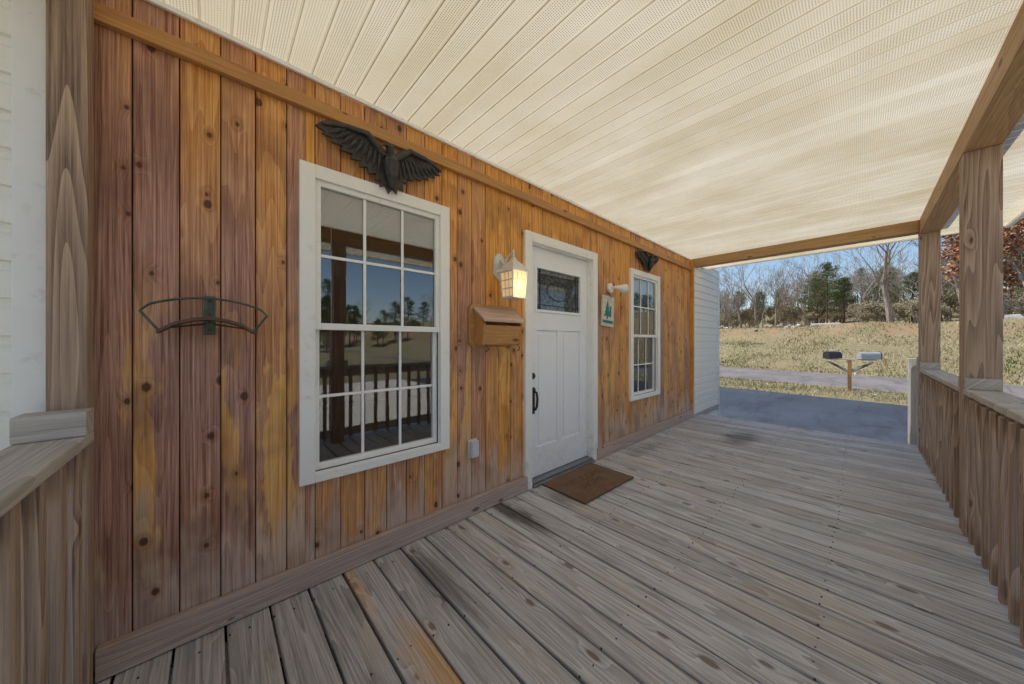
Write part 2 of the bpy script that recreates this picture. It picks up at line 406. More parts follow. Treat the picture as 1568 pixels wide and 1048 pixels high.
door=empty('front_door'); door.parent=house
mb=MB()
mb.box(1.885,1.965,-.028,.01,.0,2.15,M_white); mb.box(2.875,2.955,-.028,.01,.0,2.15,M_white); mb.box(1.965,2.875,-.028,.01,2.07,2.15,M_white)
mb.box(1.95,1.975,.011,.14,.03,2.09,M_white); mb.box(2.865,2.89,.011,.14,.03,2.09,M_white); mb.box(1.975,2.865,.011,.14,2.065,2.09,M_white)
mb.build('casing',door,bevel=.003)
mb=MB()
yd=.045; LX0,LX1=1.978,2.862
lx=[(2.10,2.385),(2.455,2.74)]; pz=(.30,1.33)
mb.box(LX0,2.07,yd,yd+.04,.04,2.062,M_door,.3); mb.box(2.76,LX1,yd,yd+.04,.04,2.062,M_door,.3)
mb.box(2.07,2.76,yd,yd+.04,.04,.30,M_door,.3); mb.box(2.07,2.76,yd,yd+.04,1.33,1.49,M_door,.3); mb.box(2.07,2.76,yd,yd+.04,1.905,2.062,M_door,.3)
mb.box(2.385,2.455,yd,yd+.04,.30,1.33,M_door,.3); mb.box(2.07,2.10,yd,yd+.04,.30,1.33,M_door,.3); mb.box(2.74,2.76,yd,yd+.04,.30,1.33,M_door,.3)
for a,b in lx: 
    mb.box(a,b,yd+.014,yd+.035,pz[0],pz[1],M_door,.3)
    mb.box(a+.03,b-.03,yd+.006,yd+.0139,pz[0]+.03,pz[1]-.03,M_door,.3)
a,b,c,d=2.07,2.76,1.49,1.905
for q in ((a,a+.025,c,d),(b-.025,b,c,d),(a+.025,b-.025,c,c+.025),(a+.025,b-.025,d-.025,d)): mb.box(q[0],q[1],yd-.010,yd+.02,q[2],q[3],M_door,.3)
mb.build('leaf',door,bevel=.003)
t=NT('textured_privacy_glass'); n=t.noise(t.pos(),35,3,.6); t.bump(n,.6,.004)
t.base(t.mix(t.mr(n,.35,.65),(.13,.145,.145),(.46,.49,.48)),.12,0,.8); M_priv=t.m
mb=MB(); mb.face([(a,yd+.012,c),(b,yd+.012,c),(b,yd+.012,d),(a,yd+.012,d)],M_doorglass)
for xx in (2.15,2.68): mb.box(xx-.003,xx+.003,yd+.006,yd+.011,c+.025,d-.025,M_black)
for zz in (1.56,1.835): mb.box(a+.025,b-.025,yd+.0055,yd+.0105,zz-.003,zz+.003,M_black)
mb.tube([(2.415+.17*cos(k*pi/8),yd+.004,1.70+.09*sin(k*pi/8)) for k in range(17)],.003,M_black,5)
mb.face([(a,yd+.03,c),(b,yd+.03,c),(b,yd+.03,d),(a,yd+.03,d)],M_priv)
mb.build('leaded_lite',door)
mb=MB(); mb.box(1.966,2.874,-.02,.14,.004,.036,M_alu)
mb.box(1.966,2.874,-.05,-.021,.004,.02,M_alu); mb.build('threshold',door,bevel=.003)
mb=MB()
mb.box(2.008,2.062,yd-.012,yd-.001,.60,.83,M_black); 
mb.tube([(2.035,yd-.012,.80),(2.035,yd-.055,.79),(2.035,yd-.065,.74),(2.035,yd-.06,.68),(2.035,yd-.045,.645),(2.035,yd-.012,.64)],.011,M_black,8)
mb.box(2.02,2.05,yd-.035,yd-.012,.805,.82,M_black)
mb.lathe((2.035,yd-.0,.93),[(.03,0),(.03,-.012),(.024,-.02),(.02,-.024)],M_black,16,(0,1,0))
mb.build('handle_set',door,bevel=.002)

# ------------------------------------------------------------ DECK
deck=empty('wooden_deck')
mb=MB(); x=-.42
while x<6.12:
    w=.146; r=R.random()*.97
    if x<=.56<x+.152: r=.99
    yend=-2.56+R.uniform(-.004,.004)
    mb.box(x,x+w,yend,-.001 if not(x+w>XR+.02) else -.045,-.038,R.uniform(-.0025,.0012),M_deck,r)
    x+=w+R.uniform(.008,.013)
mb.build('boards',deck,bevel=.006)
mb=MB()
for yy in (-.12,-.68,-1.2,-1.78,-2.38):
    x=-.38
    while x<6.1:
        for dx in (.03,.115): mb.lathe((x+dx+R.uniform(-.008,.008),yy+R.uniform(-.014,.014),-.003),[(.0042,0),(.0042,.0042)],M_black,6)
        x+=.1565
mb.build('screws',deck)
mb=MB()
mb.box(-.42,6.1,-2.54,-2.50,-.24,-.04,M_greyX); mb.box(6.06,6.10,-2.50,-.05,-.24,-.04,M_greyY)
for yy in (-.1,-1.2,-2.45): mb.box(-.40,6.05,yy-.02,yy+.02,-.20,-.04,M_greyX)
for xx in (-.3,1.9,4,5.95): mb.box(xx,xx+.09,-2.44,-2.35,-.5,-.2,M_postZ)
mb.box(6.12,6.40,-2.3,-.3,-.35,-.31,M_greyY)
mb.build('framing',deck)

# ------------------------------------------------------------ RAILINGS
def rail_x(xa,xb,name,par=None):
    e=empty(name); mb=MB()
    mb.box(xa,xb,-2.475,-2.335,.895,.93,M_greyX); mb.box(xa,xb,-2.40,-2.362,.80,.894,M_greyX)
    mb.box(xa,xb,-2.40,-2.362,.07,.16,M_greyX); x=xa+.05
    mb.build('rails',e,bevel=.004); mb=MB()
    while x<xb-.05:
        mb.box(x,x+.036,-2.361,-2.325,.05+R.uniform(-.01,.01),.885,M_postZ); x+=.152
    mb.build('balusters',e,bevel=.003)
    mb=MB()
    mb.box(xa,xa+.035,-2.47,-2.338,.931,1.0,M_greyX); mb.box(xb-.035,xb,-2.47,-2.338,.931,1.0,M_greyX); mb.build('cap_blocks',e,bevel=.003)
    return e
rail_x(3.622,5.733,'porch_railing'); rail_x(1.192,3.478,'porch_railing.001'); rail_x(-.31,1.048,'porch_railing.002')
e=empty('porch_railing.003'); mb=MB()
mb.box(-.44,-.30,-2.335,-.105,.885,.92,M_greyY); mb.box(-.385,-.348,-2.335,-.105,.79,.884,M_greyY); mb.box(-.385,-.348,-2.335,-.105,.07,.16,M_greyY)
mb.box(-.44,-.30,-.2,-.105,.921,1.00,M_greyX)
y=-.2
while y>-2.3:
    mb.box(-.346,-.308,y-.04,y,.05,.88,M_postZ); y-=.15
mb.build('rails_and_balusters',e,bevel=.004)
e=empty('stair_railing'); mb=MB()
mb.box(7.0,7.09,-2.43,-2.34,-.5,1.0,M_greyZ); mb.box(6.0,6.09,-2.43,-2.34,-.5,1.05,M_greyZ)
for z in (.9,.05):
    mb.prism([(6.09,-2.40,z),(7.0,-2.40,z-.16),(7.0,-2.40,z-.07),(6.09,-2.40,z+.09)],(0,.035,0),M_greyX)
x=6.2
while x<6.95:
    k=(x-6.09)/.91*.16; mb.box(x,x+.04,-2.362,-2.325,.0-k,.96-k,M_greyZ); x+=.13
mb.build('rail_panel',e,bevel=.003)

# ------------------------------------------------------------ WALL ITEMS
def eagle(name,ox,oz,s,y):
    pts=[(-.36,.07),(-.33,.105),(-.27,.125),(-.20,.14),(-.13,.15),(-.08,.12),(-.04,.07),(-.02,.055),(.0,.075),(.025,.072),(.05,.10),(.09,.135),(.14,.145),(.20,.14),(.27,.125),(.34,.095),
         (.31,.075),(.325,.062),(.28,.055),(.29,.035),(.24,.03),(.245,.008),(.20,.01),(.195,-.015),(.155,-.01),(.14,-.035),(.105,-.03),(.10,-.06),(.075,-.06),(.085,-.11),(.05,-.10),(.045,-.14),(.02,-.115),(.0,-.15),(-.02,-.11),(-.05,-.125),(-.045,-.09),(-.08,-.10),(-.07,-.06),(-.11,-.075),(-.115,-.045),(-.155,-.055),(-.15,-.02),(-.20,-.03),(-.19,.0),(-.245,-.005),(-.235,.02),(-.29,.02),(-.28,.04),(-.33,.045),(-.32,.06)]
    mb=MB()
    P=[(ox+px*s,y,oz+pz*s) for px,pz in pts]
    mb.prism(P,(0,.014,0),M_iron)
    for side in (-1,1):
        for i in range(9):
            a=Vector((side*(.05+.022*i)*s+ox,y-.002,oz+(.06+.006*i)*s)); b=Vector((side*(.06+.03*i)*s+ox,y-.002,oz+(-.05+.0135*i)*s))
            mb.tube([a,(a+b)/2+Vector((0,-.006,0)),b],[.008*s,.012*s,.005*s],M_iron,6)
        mb.tube([(ox+side*.03*s,y-.006,oz+.05*s),(ox+side*.12*s,y-.012,oz+.125*s),(ox+side*.22*s,y-.01,oz+.12*s),(ox+side*.33*s,y-.004,oz+.09*s)],[.022*s,.017*s,.013*s,.006*s],M_iron,8)
    mb.tube([(ox,y-.02,oz+.06*s),(ox,y-.035,oz+.01*s),(ox+.005,y-.025,oz-.06*s),(ox+.01,y-.01,oz-.12*s)],[.02*s,.042*s,.035*s,.012*s],M_iron,10)
    mb.tube([(ox,y-.025,oz+.05*s),(ox-.015*s,y-.045,oz+.085*s),(ox-.03*s,y-.05,oz+.09*s),(ox-.055*s,y-.05,oz+.075*s)],[.02*s,.021*s,.015*s,.003*s],M_iron,10)
    return mb.build(name,None)
eagle('eagle_wall_ornament',.745,2.235,1.03,-.052)
eagle('eagle_wall_ornament.001',4.09,2.245,.88,-.052)

mb=MB()
C=(-.01,1.0); 
def arc(rad,a0,a1,y,n=14): return [(C[0]+rad*sin(radians(a0+(a1-a0)*i/n)),y,C[1]+rad*cos(radians(a0+(a1-a0)*i/n))) for i in range(n+1)]
mb.tube(arc(.40,-24,24,-.12),.005,M_green,6)
lo=[(-.145,-.02),(-.10,.012),(-.05,.03),(0,.036),(.05,.03),(.10,.012),(.145,-.02)]
A=[(C[0]+a,0,1.29+b) for a,b in lo]
for i in range(6):
    a,b=A[i],A[i+1]
    mb.raw([(a[0],-.13,a[2]),(b[0],-.13,b[2]),(b[0],-.03,b[2]),(a[0],-.03,a[2]),(a[0],-.13,a[2]-.012),(b[0],-.13,b[2]-.012),(b[0],-.03,b[2]-.012),(a[0],-.03,a[2]-.012)],
      [(0,1,2,3),(7,6,5,4),(0,4,5,1),(2,6,7,3),(0,3,7,4),(1,5,6,2)],M_rust)
for sgn in (-1,1):
    mb.tube([(C[0]+sgn*.163,-.12,1.365),(C[0]+sgn*.185,-.12,1.34),(C[0]+sgn*.14,-.12,1.27)],.005,M_green,6)
    mb.tube([(C[0]+sgn*.015,-.02,1.30),(C[0]+sgn*.12,-.10,1.28)],.004,M_green,6)
mb.box(-.028,.008,-.012,-.004,1.255,1.42,M_green)
mb.tube([(-.01,-.012,1.40),(-.01,-.12,1.398)],.006,M_green,6); mb.tube([(-.01,-.012,1.31),(-.01,-.12,1.318)],.006,M_green,6)
for z in (1.275,1.345,1.41): mb.lathe((-.01,-.012,z),[(.007,0),(.006,-.004)],M_rust,8,(0,1,0))
mb.build('hose_hanger')

M_mbw=wood('mailbox_wood',0,'frame',.4,.5)
mb=MB()
mb.prism([(1.33,-.005,1.47),(1.36,-.005,1.50),(1.75,-.005,1.50),(1.785,-.005,1.47),(1.785,-.005,1.21),(1.75,-.005,1.19),(1.36,-.005,1.19),(1.33,-.005,1.21)],(0,-.016,0),M_mbw)
for xx in (1.375,1.728):
    mb.prism([(xx,-.022,1.205),(xx,-.115,1.205),(xx,-.13,1.36),(xx,-.022,1.455)],(.016,0,0),M_mbw)
mb.prism([(1.392,-.112,1.21),(1.392,-.127,1.345),(1.392,-.115,1.345),(1.392,-.10,1.21)],(.335,0,0),M_mbw)
mb.box(1.392,1.727,-.11,-.022,1.206,1.22,M_mbw)
mb.prism([(1.362,-.022,1.475),(1.362,-.148,1.385),(1.362,-.148,1.367),(1.362,-.022,1.457)],(.395,0,0),wood('mailbox_lid',0,'foot',.4,.5))
mb.tube([(1.40,-.12,1.21),(1.40,-.15,1.175),(1.40,-.125,1.16)],.004,M_black,6); mb.tube([(1.70,-.12,1.21),(1.70,-.15,1.175),(1.70,-.125,1.16)],.004,M_black,6)
mb.build('wooden_wall_mailbox',bevel=.002)

lan=empty('wall_lantern'); M_lw=plain('lantern_white_metal',(.72,.72,.68),.45,var=.2,scale=40,bump=.1)
mb=MB()
cx,cy=1.625,-.16
mb.prism([(1.555,-.005,1.74),(1.56,-.005,1.86),(1.59,-.005,1.90),(1.625,-.005,1.90),(1.66,-.005,1.86),(1.665,-.005,1.74),(1.61,-.005,1.69)],(0,-.016,0),M_lw)
sp=[(1.61,-.02,1.72),(1.61,-.06,1.70),(1.61,-.085,1.74),(1.615,-.075,1.80),(1.62,-.10,1.86),(1.625,-.15,1.885),(cx,cy,1.87),(cx,cy,1.82)]
mb.tube(sp,[.009]*8,M_lw,8)
mb.tube([(1.61,-.02,1.80),(1.61,-.05,1.79),(1.61,-.06,1.82),(1.61,-.04,1.85),(1.61,-.025,1.83)],.007,M_lw,8)
for i in range(7):
    a=i*.9; mb.tube([(1.575+.01*i,-.022,1.75+.015*i),(1.575+.01*i+.015*cos(a),-.045,1.765+.015*i),(1.58+.01*i+.02*cos(a),-.03,1.785+.012*i)],[.008,.006,.003],M_lw,6)
def sq(w,z): w*=.88; return [(cx-w,cy-w,z),(cx+w,cy-w,z),(cx+w,cy+w,z),(cx-w,cy+w,z)]
lv=[sq(.012,1.85),sq(.02,1.825),sq(.05,1.80),(sq(.092,1.745)),sq(.095,1.735)]
vs=sum(lv,[]); fs=[(i*4+k,i*4+(k+1)%4,(i+1)*4+(k+1)%4,(i+1)*4+k) for i in range(4) for k in range(4)]+[(3,2,1,0),(16,17,18,19)]
mb.raw(vs,fs,M_lw)
mb.lathe((cx,cy,1.85),[(.006,0),(.012,.01),(.006,.02),(.01,.035),(.003,.06)],M_lw,10)
for a_,b_ in zip(sq(.078,1.735),sq(.066,1.555)): mb.tube([a_,b_],.006,M_lw,6)
for z,w in ((1.735,.078),(1.675,.0745),(1.615,.0705),(1.555,.0665)):
    q=sq(w,z)
    for k in range(4): mb.tube([q[k],q[(k+1)%4]],.0045,M_lw,6)
for sx in(-1,1):
    mb.tube([(cx+sx*.02,cy-.068,1.735),(cx+sx*.018,cy-.058,1.555)],.004,M_lw,6); mb.tube([(cx-.068,cy+sx*.02,1.735),(cx-.058,cy+sx*.018,1.555)],.004,M_lw,6)
mb.box(cx-.062,cx+.062,cy-.062,cy+.062,1.545,1.555,M_lw)
mb.build('metal_cage',lan,smooth=False)
t=NT('lantern_amber_glass'); n=t.noise(t.pos(),60,3); t.base(t.mix(n,(.75,.55,.30),(.9,.75,.5)),.3)
t.b.inputs['Emission Color'].default_value=(1,.66,.30,1); t.b.inputs['Emission Strength'].default_value=.38; M_amber=t.m
mb=MB(); a=sq(.073,1.733); b=sq(.062,1.557)
mb.raw(b+a,[(0,1,5,4),(1,2,6,5),(2,3,7,6),(3,0,4,7)],M_amber); mb.build('glass_panes',lan)
mb=MB(); mb.lathe((cx,cy,1.60),[(.012,0),(.02,.03),(.026,.06),(.018,.09),(.004,.1)],M_amber,14); ob=mb.build('bulb',lan,smooth=True)
L=bpy.data.lights.new('lantern_light','POINT'); L.energy=1.; L.color=(1,.72,.4); L.shadow_soft_size=.05
lo_=bpy.data.objects.new('lantern_light',L); scene.collection.objects.link(lo_); lo_.location=(cx,cy-.14,1.62); lo_.parent=lan

mb=MB(); M_sp=plain('white_plastic',(.82,.82,.80),.35,var=.06)
mb.lathe((3.22,-.005,1.82),[(.055,0),(.055,.018),(.045,.026),(.02,.03)],M_sp,20,(0,-1,0))
mb.tube([(3.22,-.03,1.82),(3.22,-.06,1.82),(3.235,-.09,1.82)],.014,M_sp,10)
mb.lathe((3.225,-.075,1.822),[(.02,0),(.024,.03),(.03,.05),(.052,.10),(.058,.118),(.05,.13),(.02,.136)],M_sp,20,(.85,-.5,-.12))
mb.lathe((3.19,-.03,1.79),[(.018,0),(.024,.01),(.022,.035),(.01,.04)],M_sp,14,(-.2,-.8,-.5))
mb.build('outdoor_floodlight',smooth=False)

t=NT('sign_face'); p=t.pos()
n=t.noise(p,30,3); t.base(t.mix(t.mr(n,.35,.65),(.58,.56,.49),(.74,.72,.64)),.6); M_sign=t.m
M_teal=plain('sign_green_paint',(.03,.20,.16),.6,var=.4,scale=50)
MR=Matrix.Translation((3.165,-.012,1.56))@Matrix.Rotation(radians(4),4,'Y')
mb=MB(); mb.box(-.12,.12,-.012,.005,-.165,.165,M_sign,M=MR)
for i in range(4):
    w=.02+.016*i; z=.10-.036*i
    P=[MR@Vector(q) for q in ((-.02-w,-.0125,z-.045),(-.02+w,-.0125,z-.045),(-.02,-.0125,z+.015))]; mb.prism(P,(0,-.004-.0007*i,0),M_teal)
mb.box(-.028,-.012,-.016,-.0125,-.085,-.04,M_rust,M=MR); mb.box(-.10,.10,-.015,-.0125,-.13,-.10,M_teal,M=MR); mb.box(.03,.06,-.015,-.0125,-.06,.06,M_teal,M=MR)
mb.tube([MR@Vector((-.08,-.005,.165)),Vector((3.17,-.008,1.775)),MR@Vector((.08,-.005,.165))],.0025,M_rust,5)
mb.build('hanging_wall_sign')

mb=MB(); mb.box(1.325,1.402,-.012,-.004,.40,.53,M_grey_plastic); mb.box(1.333,1.394,-.045,-.013,.408,.522,M_grey_plastic)
mb.box(1.336,1.391,-.052,-.046,.42,.505,M_grey_plastic); mb.tube([(1.335,-.047,.518),(1.392,-.047,.518)],.005,M_grey_plastic,8); mb.build('outlet_cover',bevel=.004)

t=NT('coir_mat'); p=t.pos(); n=t.noise(p,200,3,.7); n2=t.noise(p,9,3); col=t.mix(t.mr(n,.3,.7),(.10,.05,.03),(.36,.22,.14)); col=t.mix(t.mr(n2,.4,.7,0,.45),col,(.26,.19,.15)); t.bump(n,1.,.008); t.base(col,.95,0,.1)
M_coir=t.m
mat_=empty('door_mat',(2.42,-.275,.004)); mat_.rotation_euler=(0,0,radians(-2))
mb=MB()
mb.box(-.36,.36,-.225,.225,0,.013,M_coir)
for i in range(900):
    e_=R.random(); 
    if e_<.5: px,py=R.uniform(-.36,.36),R.choice((-.225,.225))
    else: px,py=R.choice((-.36,.36)),R.uniform(-.225,.225)
    dx,dy=R.uniform(-.012,.012),R.uniform(-.012,.012)
    mb.face([(px-.002,py,.012),(px+.002,py+.001,.012),(px+dx,py+dy,.004)],M_coir,.5)
mb.build('coir_pad',mat_)
tc=bpy.data.curves.new('mat_text','FONT'); tc.body='WELCOME\nHOME'; tc.align_x='CENTER'; tc.size=.11; tc.extrude=.0004
to=bpy.data.objects.new('mat_lettering',tc); scene.collection.objects.link(to); to.parent=mat_; to.location=(0,.02,.0135)
t=NT('mat_ink'); n=t.noise(t.pos(),200,3,.7); t.base(t.mix(t.mr(n,.3,.7),(.07,.035,.02),(.24,.14,.09)),.95,0,.1); tc.materials.append(t.m)

# ------------------------------------------------------------ TERRAIN
def sfun(x,y): return x-.22*y
def sm(a,b,v):
    k=max(0,min(1,(v-a)/(b-a))); return k*k*(3-2*k)
from mathutils import noise as mn
def gz(x,y):
    s=sfun(x,y); z=-.5
    if s>25.2:
        k=sm(25.2,34,s)*1.65+sm(33,38.5,s)*1.5
        z+=k
        z+=min(1,(s-25.2)/3)*.26*mn.noise(Vector((x*.25,y*.25,0)))+min(1,(s-25.2)/3)*.07*mn.noise(Vector((x*1.3,y*1.3,3)))
        if s>44: z+=sm(44,120,s)*8
    elif s<17.2 and x>14.2: z+=.06*sm(14.2,15,x)*sm(17.2,16.6,s)*(1+mn.noise(Vector((x,y,0))))
    if y<-14: z+=(min(-14-y,200))*.012+ .15*sm(-14,-30,y)*mn.noise(Vector((x*.1,y*.1,0)))
    return z
def axis_pts(lo,hi,a,b,fine,coarse):
    p=[];v=lo
    while v<hi:
        p.append(v); v+= fine if a<=v<b else max(fine,coarse*min(1,max(.12,(abs(v-(a if v<a else b)))/60)))
    p.append(hi); return p
xs=axis_pts(-300,420,12,44,.45,22); ys=axis_pts(-300,300,-14,18,.5,22)
t=NT('ground_dry_grass'); p=t.pos(); x=t.n('SeparateXYZ'); t.l(p,x.inputs[0])
n=t.noise(p,.35,4,.6); n2=t.noise(p,5,4,.7); n3=t.noise(p,45,3,.7); n4=t.noise(p,1.1,4,.65)
col=t.mix(t.mr(n,.35,.65),(.34,.27,.15),(.19,.20,.07)); col=t.mix(t.mr(n2,.35,.65),col,(.48,.41,.27)); col=t.mix(t.mr(n3,.35,.7,0,.6),col,(.14,.105,.06))
red=t.math('MULTIPLY',t.mr(x.outputs[2],1.3,2.2),t.mr(n4,.42,.58)); red=t.math('MULTIPLY',red,t.mr(x.outputs[2],3.1,2.7)); red=t.math('MULTIPLY',red,.6)
col=t.mix(red,col,t.mix(n3,(.30,.14,.075),(.54,.32,.20)))
t.bump(n3,1.,.05); M_ground=t.base(col,.95,0,.1)
mb=MB(); W_=len(xs)
mb.raw([(a,b,gz(a,b)) for b in ys for a in xs],[(j*W_+i,j*W_+i+1,(j+1)*W_+i+1,(j+1)*W_+i) for j in range(len(ys)-1) for i in range(W_-1)],M_ground)
mb.build('ground',smooth=True)
def asphalt(name,c,var=.3):
    t=NT(name); p=t.pos(); n=t.noise(p,.6,4,.6); n3=t.noise(p,70,3,.8); n5=t.noise(t.vmath('MULTIPLY',p,(.4,2.,1)),1.3,4,.7)
    vo=t.n('TexVoronoi'); vo.feature='DISTANCE_TO_EDGE'; t.l(p,vo.inputs['Vector']); vo.inputs['Scale'].default_value=.45
    cr=t.mr(t.math('ADD',vo.outputs['Distance'],t.math('MULTIPLY',t.noise(p,4,3),.02)),.012,.018,1,0)
    col=t.mix(t.mr(n,.3,.7),[k*(1-var) for k in c],[k*(1+var) for k in c]); col=t.mix(t.mr(n3,.4,.7,0,.5),col,[k*2.1 for k in c]); col=t.mix(t.mr(n5,.5,.7,0,.5),col,[k*.55 for k in c]); col=t.mix(t.math('MULTIPLY',cr,.4),col,(.02,.02,.02))
    t.bump(n3,.8,.01); return t.base(col,.85,0,.25)
M_asph=asphalt('driveway_asphalt',(.044,.055,.075)); M_road=asphalt('road_asphalt',(.17,.155,.15))
mb=MB()
mb.face([(6.5,-12,-.494),(14.6,-12,-.494),(13.75,-2.75,-.494),(14.4,1.9,-.494),(14.6,4.5,-.494),(7.4,4.5,-.494),(7.4,-.05,-.494),(6.5,-.05,-.494)],M_asph)
mb.build('driveway')
t=NT('bounce_gravel'); p=t.pos(); n=t.noise(p,60,3,.8); n2=t.noise(p,1.5,4,.6); t.bump(n,1.,.02); t.base(t.mix(t.mr(t.math('ADD',t.math('MULTIPLY',n,.7),t.math('MULTIPLY',n2,.3)),.3,.7),(.60,.55,.45),(.82,.77,.67)),.9,0,.2)
mb=MB(); mb.face([(-11,-12.5,-.493),(6.3,-12.5,-.493),(6.3,-2.6,-.493),(-11,-2.6,-.493)],t.m); mb.build('bounce_gravel_sheet')  # made-up pale ground, added to bounce sunlight into the porch
mb=MB(); ny=60
for i in range(ny):
    a=-150+300*i/ny; b=-150+300*(i+1)/ny
    za=gz(17.6+.22*a,a)+.012; zb=gz(17.6+.22*b,b)+.012
    mb.face([(17.5+.22*a,a,za),(24.9+.22*a,a,za),(24.9+.22*b,b,zb),(17.5+.22*b,b,zb)],M_road)
mb.build('road')
t=NT('grass_blades'); r=t.rnd(); c1=t.mix(t.mr(r,0,.5),(.13,.15,.045),(.40,.33,.18)); c2=t.mix(t.mr(r,.5,1),c1,(.62,.53,.35)); M_gr=t.base(c2,.9,0,.1)
mb=MB()
def tuft(x,y,h,w):
    z=gz(x,y)-.01; a=R.random()*6.28; dx,dy=cos(a)*w,sin(a)*w; lx,ly=R.uniform(-.6,.6)*h,R.uniform(-.6,.6)*h
    tone=min(1,max(0,.5+mn.noise(Vector((x*.5,y*.5,4)))*.8+R.uniform(-.35,.35)))
    mb.face([(x-dx,y-dy,z),(x+dx,y+dy,z),(x+lx,y+ly,z+h)],M_gr,tone)
for i in range(50000):
    y=R.uniform(-13,18); s=25.0+15*R.random()**.9; x=s+.22*y
    if mn.noise(Vector((x*.4,y*.4,9)))+R.uniform(-.3,.3)<-.1 and s>26: continue
    if s>33 and R.random()<.45: continue
    tuft(x,y,R.uniform(.05,.22),R.uniform(.012,.035))
for i in range(16000):
    y=R.uniform(-9,7); x=R.uniform(14.1,19.0)
    if sfun(x,y)>17.6+.25*mn.noise(Vector((0,y*1.5,0))): continue
    tuft(x,y,R.uniform(.03,.12),R.uniform(.006,.018))
mb.build('grass')

# ------------------------------------------------------------ TREES
def bark(name,a,b):
    t=NT(name); p=t.pos(); n=t.noise(t.vmath('MULTIPLY',p,(6,6,1.5)),2,3,.7); return t.base(t.mix(t.mr(n,.3,.7),a,b),.9,0,.2)
M_bark=bark('bark_grey',(.17,.13,.105),(.46,.39,.32)); M_barkp=bark('bark_pine',(.10,.065,.045),(.26,.18,.13))
def leafm(name,a,b,c):
    t=NT(name); r=t.rnd(); col=t.mix(t.mr(r,0,.5),a,b); col=t.mix(t.mr(r,.5,1),col,c); return t.base(col,.7,0,.25)
M_pine=leafm('pine_needles',(.055,.075,.025),(.14,.17,.055),(.26,.26,.10))
M_russet=leafm('russet_leaves',(.18,.06,.025),(.36,.15,.07),(.50,.28,.15))
M_brush=leafm('brush_leaves',(.17,.13,.09),(.34,.27,.18),(.26,.26,.12))
def grow(mb,p,d,L,r,dep,rg,tips,mat,maxd):
    n=3; pts=[p];rr=[r]; q=p.copy(); dd=d.copy()
    for i in range(n):
        dd=(dd+Vector((rg.uniform(-1,1),rg.uniform(-1,1),rg.uniform(-.5,.9)))*.13).normalized(); q=q+dd*L/n; pts.append(q.copy()); rr.append(max(.012,r*(1-.34*(i+1)/n)))
    mb.tube(pts,rr,mat,7 if dep==0 else (5 if dep<3 else 3),0.,False)
    if dep>=maxd: tips.append((q,dd)); return
    k=rg.choice((2,3,3)) if dep<maxd-1 else 4
    for j in range(k):
        ax=Vector((rg.uniform(-1,1),rg.uniform(-1,1),rg.uniform(-.2,.3))).normalized()
        nd=(dd*rg.uniform(.8,1.2)+ax*rg.uniform(.4,.85)); nd.z+=.16; nd.normalize()
        st=pts[-1] if j<2 else pts[rg.randint(1,2)]
        grow(mb,st,nd,L*rg.uniform(.62,.85),rr[-1]*rg.uniform(.55,.78),dep+1,rg,tips,mat,maxd)
def bare(seed,H,mat,maxd=5,rad=.2,leaf=None,trunk=.3,nl=7):
    rg=random.Random(seed); mb=MB(); tips=[]
    grow(mb,Vector((0,0,-.2)),Vector((rg.uniform(-.08,.08),rg.uniform(-.08,.08),1)).normalized(),H*trunk,rad,0,rg,tips,mat,maxd)
    if leaf:
        for q,dd in tips:
            for i in range(nl):
                c=q+Vector([rg.gauss(0,.22) for _ in range(3)]); a=Vector([rg.uniform(-1,1) for _ in range(3)]).normalized()*.07; b=a.orthogonal().normalized()*.06
                mb.face([c-a,c+b,c+a,c-b],leaf,rg.random())
    return mb
def pine(seed,H,crown=.35,wid=.26):
    rg=random.Random(seed); mb=MB()
    pts=[Vector((rg.uniform(-.1,.1)*i*.3,rg.uniform(-.1,.1)*i*.3,-.2+H*i/6)) for i in range(7)]
    mb.tube(pts,[.17*(1-.14*i) for i in range(7)],M_barkp,6)
    nb=84
    for i in range(nb):
        k=crown+(1-crown)*i/nb; z=H*k; a=rg.random()*6.28; w=wid*H*math.sqrt(max(0.03,1-((k-crown)/(1-crown))**1.7))*rg.uniform(.45,1.05)
        o=Vector((0,0,z)); e=Vector((cos(a)*w,sin(a)*w,z+w*rg.uniform(.05,.4)))
        mb.tube([o,(o+e)/2+Vector((0,0,-.05)),e],[.035,.02,.008],M_barkp,3,0,False)
        for c0 in (e,(o*.35+e*.65)):
            tone=rg.uniform(0,.6); rad=rg.uniform(.28,.5)*H/9
            for j in range(42):
                v=Vector([rg.gauss(0,1) for _ in range(3)]); v.normalize(); v*=rad*rg.random()**.4; v.z*=.7
                c=c0+v; d=(v.normalized()+Vector([rg.uniform(-.7,.7) for _ in range(3)])).normalized()*rg.uniform(.10,.2); s=d.orthogonal().normalized()*.04
                s=Matrix.Rotation(rg.random()*6.28,3,d)@s
                mb.face([c-s,c+s,c+d],M_pine,min(1,max(0,tone+.35*(v.z/rad)+rg.uniform(-.1,.2))))
    return mb
protoB=[bare(11,11,M_bark,5,.24).build('p',None).data, bare(23,12,M_bark,5,.20,None,.36).build('p').data, bare(37,10,M_bark,5,.18,None,.33).build('p').data]
protoP=[pine(3,10).build('p').data,pine(8,11,.3,.22).build('p').data,pine(5,8,.22,.3).build('p').data]
protoR=[bare(51,9,M_bark,5,.2,M_russet,.26,16).build('p').data, bare(52,5,M_bark,4,.07,M_brush,.22,16).build('p').data]
for o in [o for o in bpy.data.objects if o.name=='p' or o.name.startswith('p.')]: bpy.data.objects.remove(o)
def inst(me,name,x,y,s=1.,par=None,rot=None):
    o=bpy.data.objects.new(name,me); scene.collection.objects.link(o); o.location=(x,y,gz(x,y)); o.rotation_euler=(0,0,R.random()*6.28 if rot is None else rot); o.scale=(s,s,s*R.uniform(.92,1.08)); o.parent=par; return o
inst(protoB[0],'bare_tree',42,-3.6,1.1)
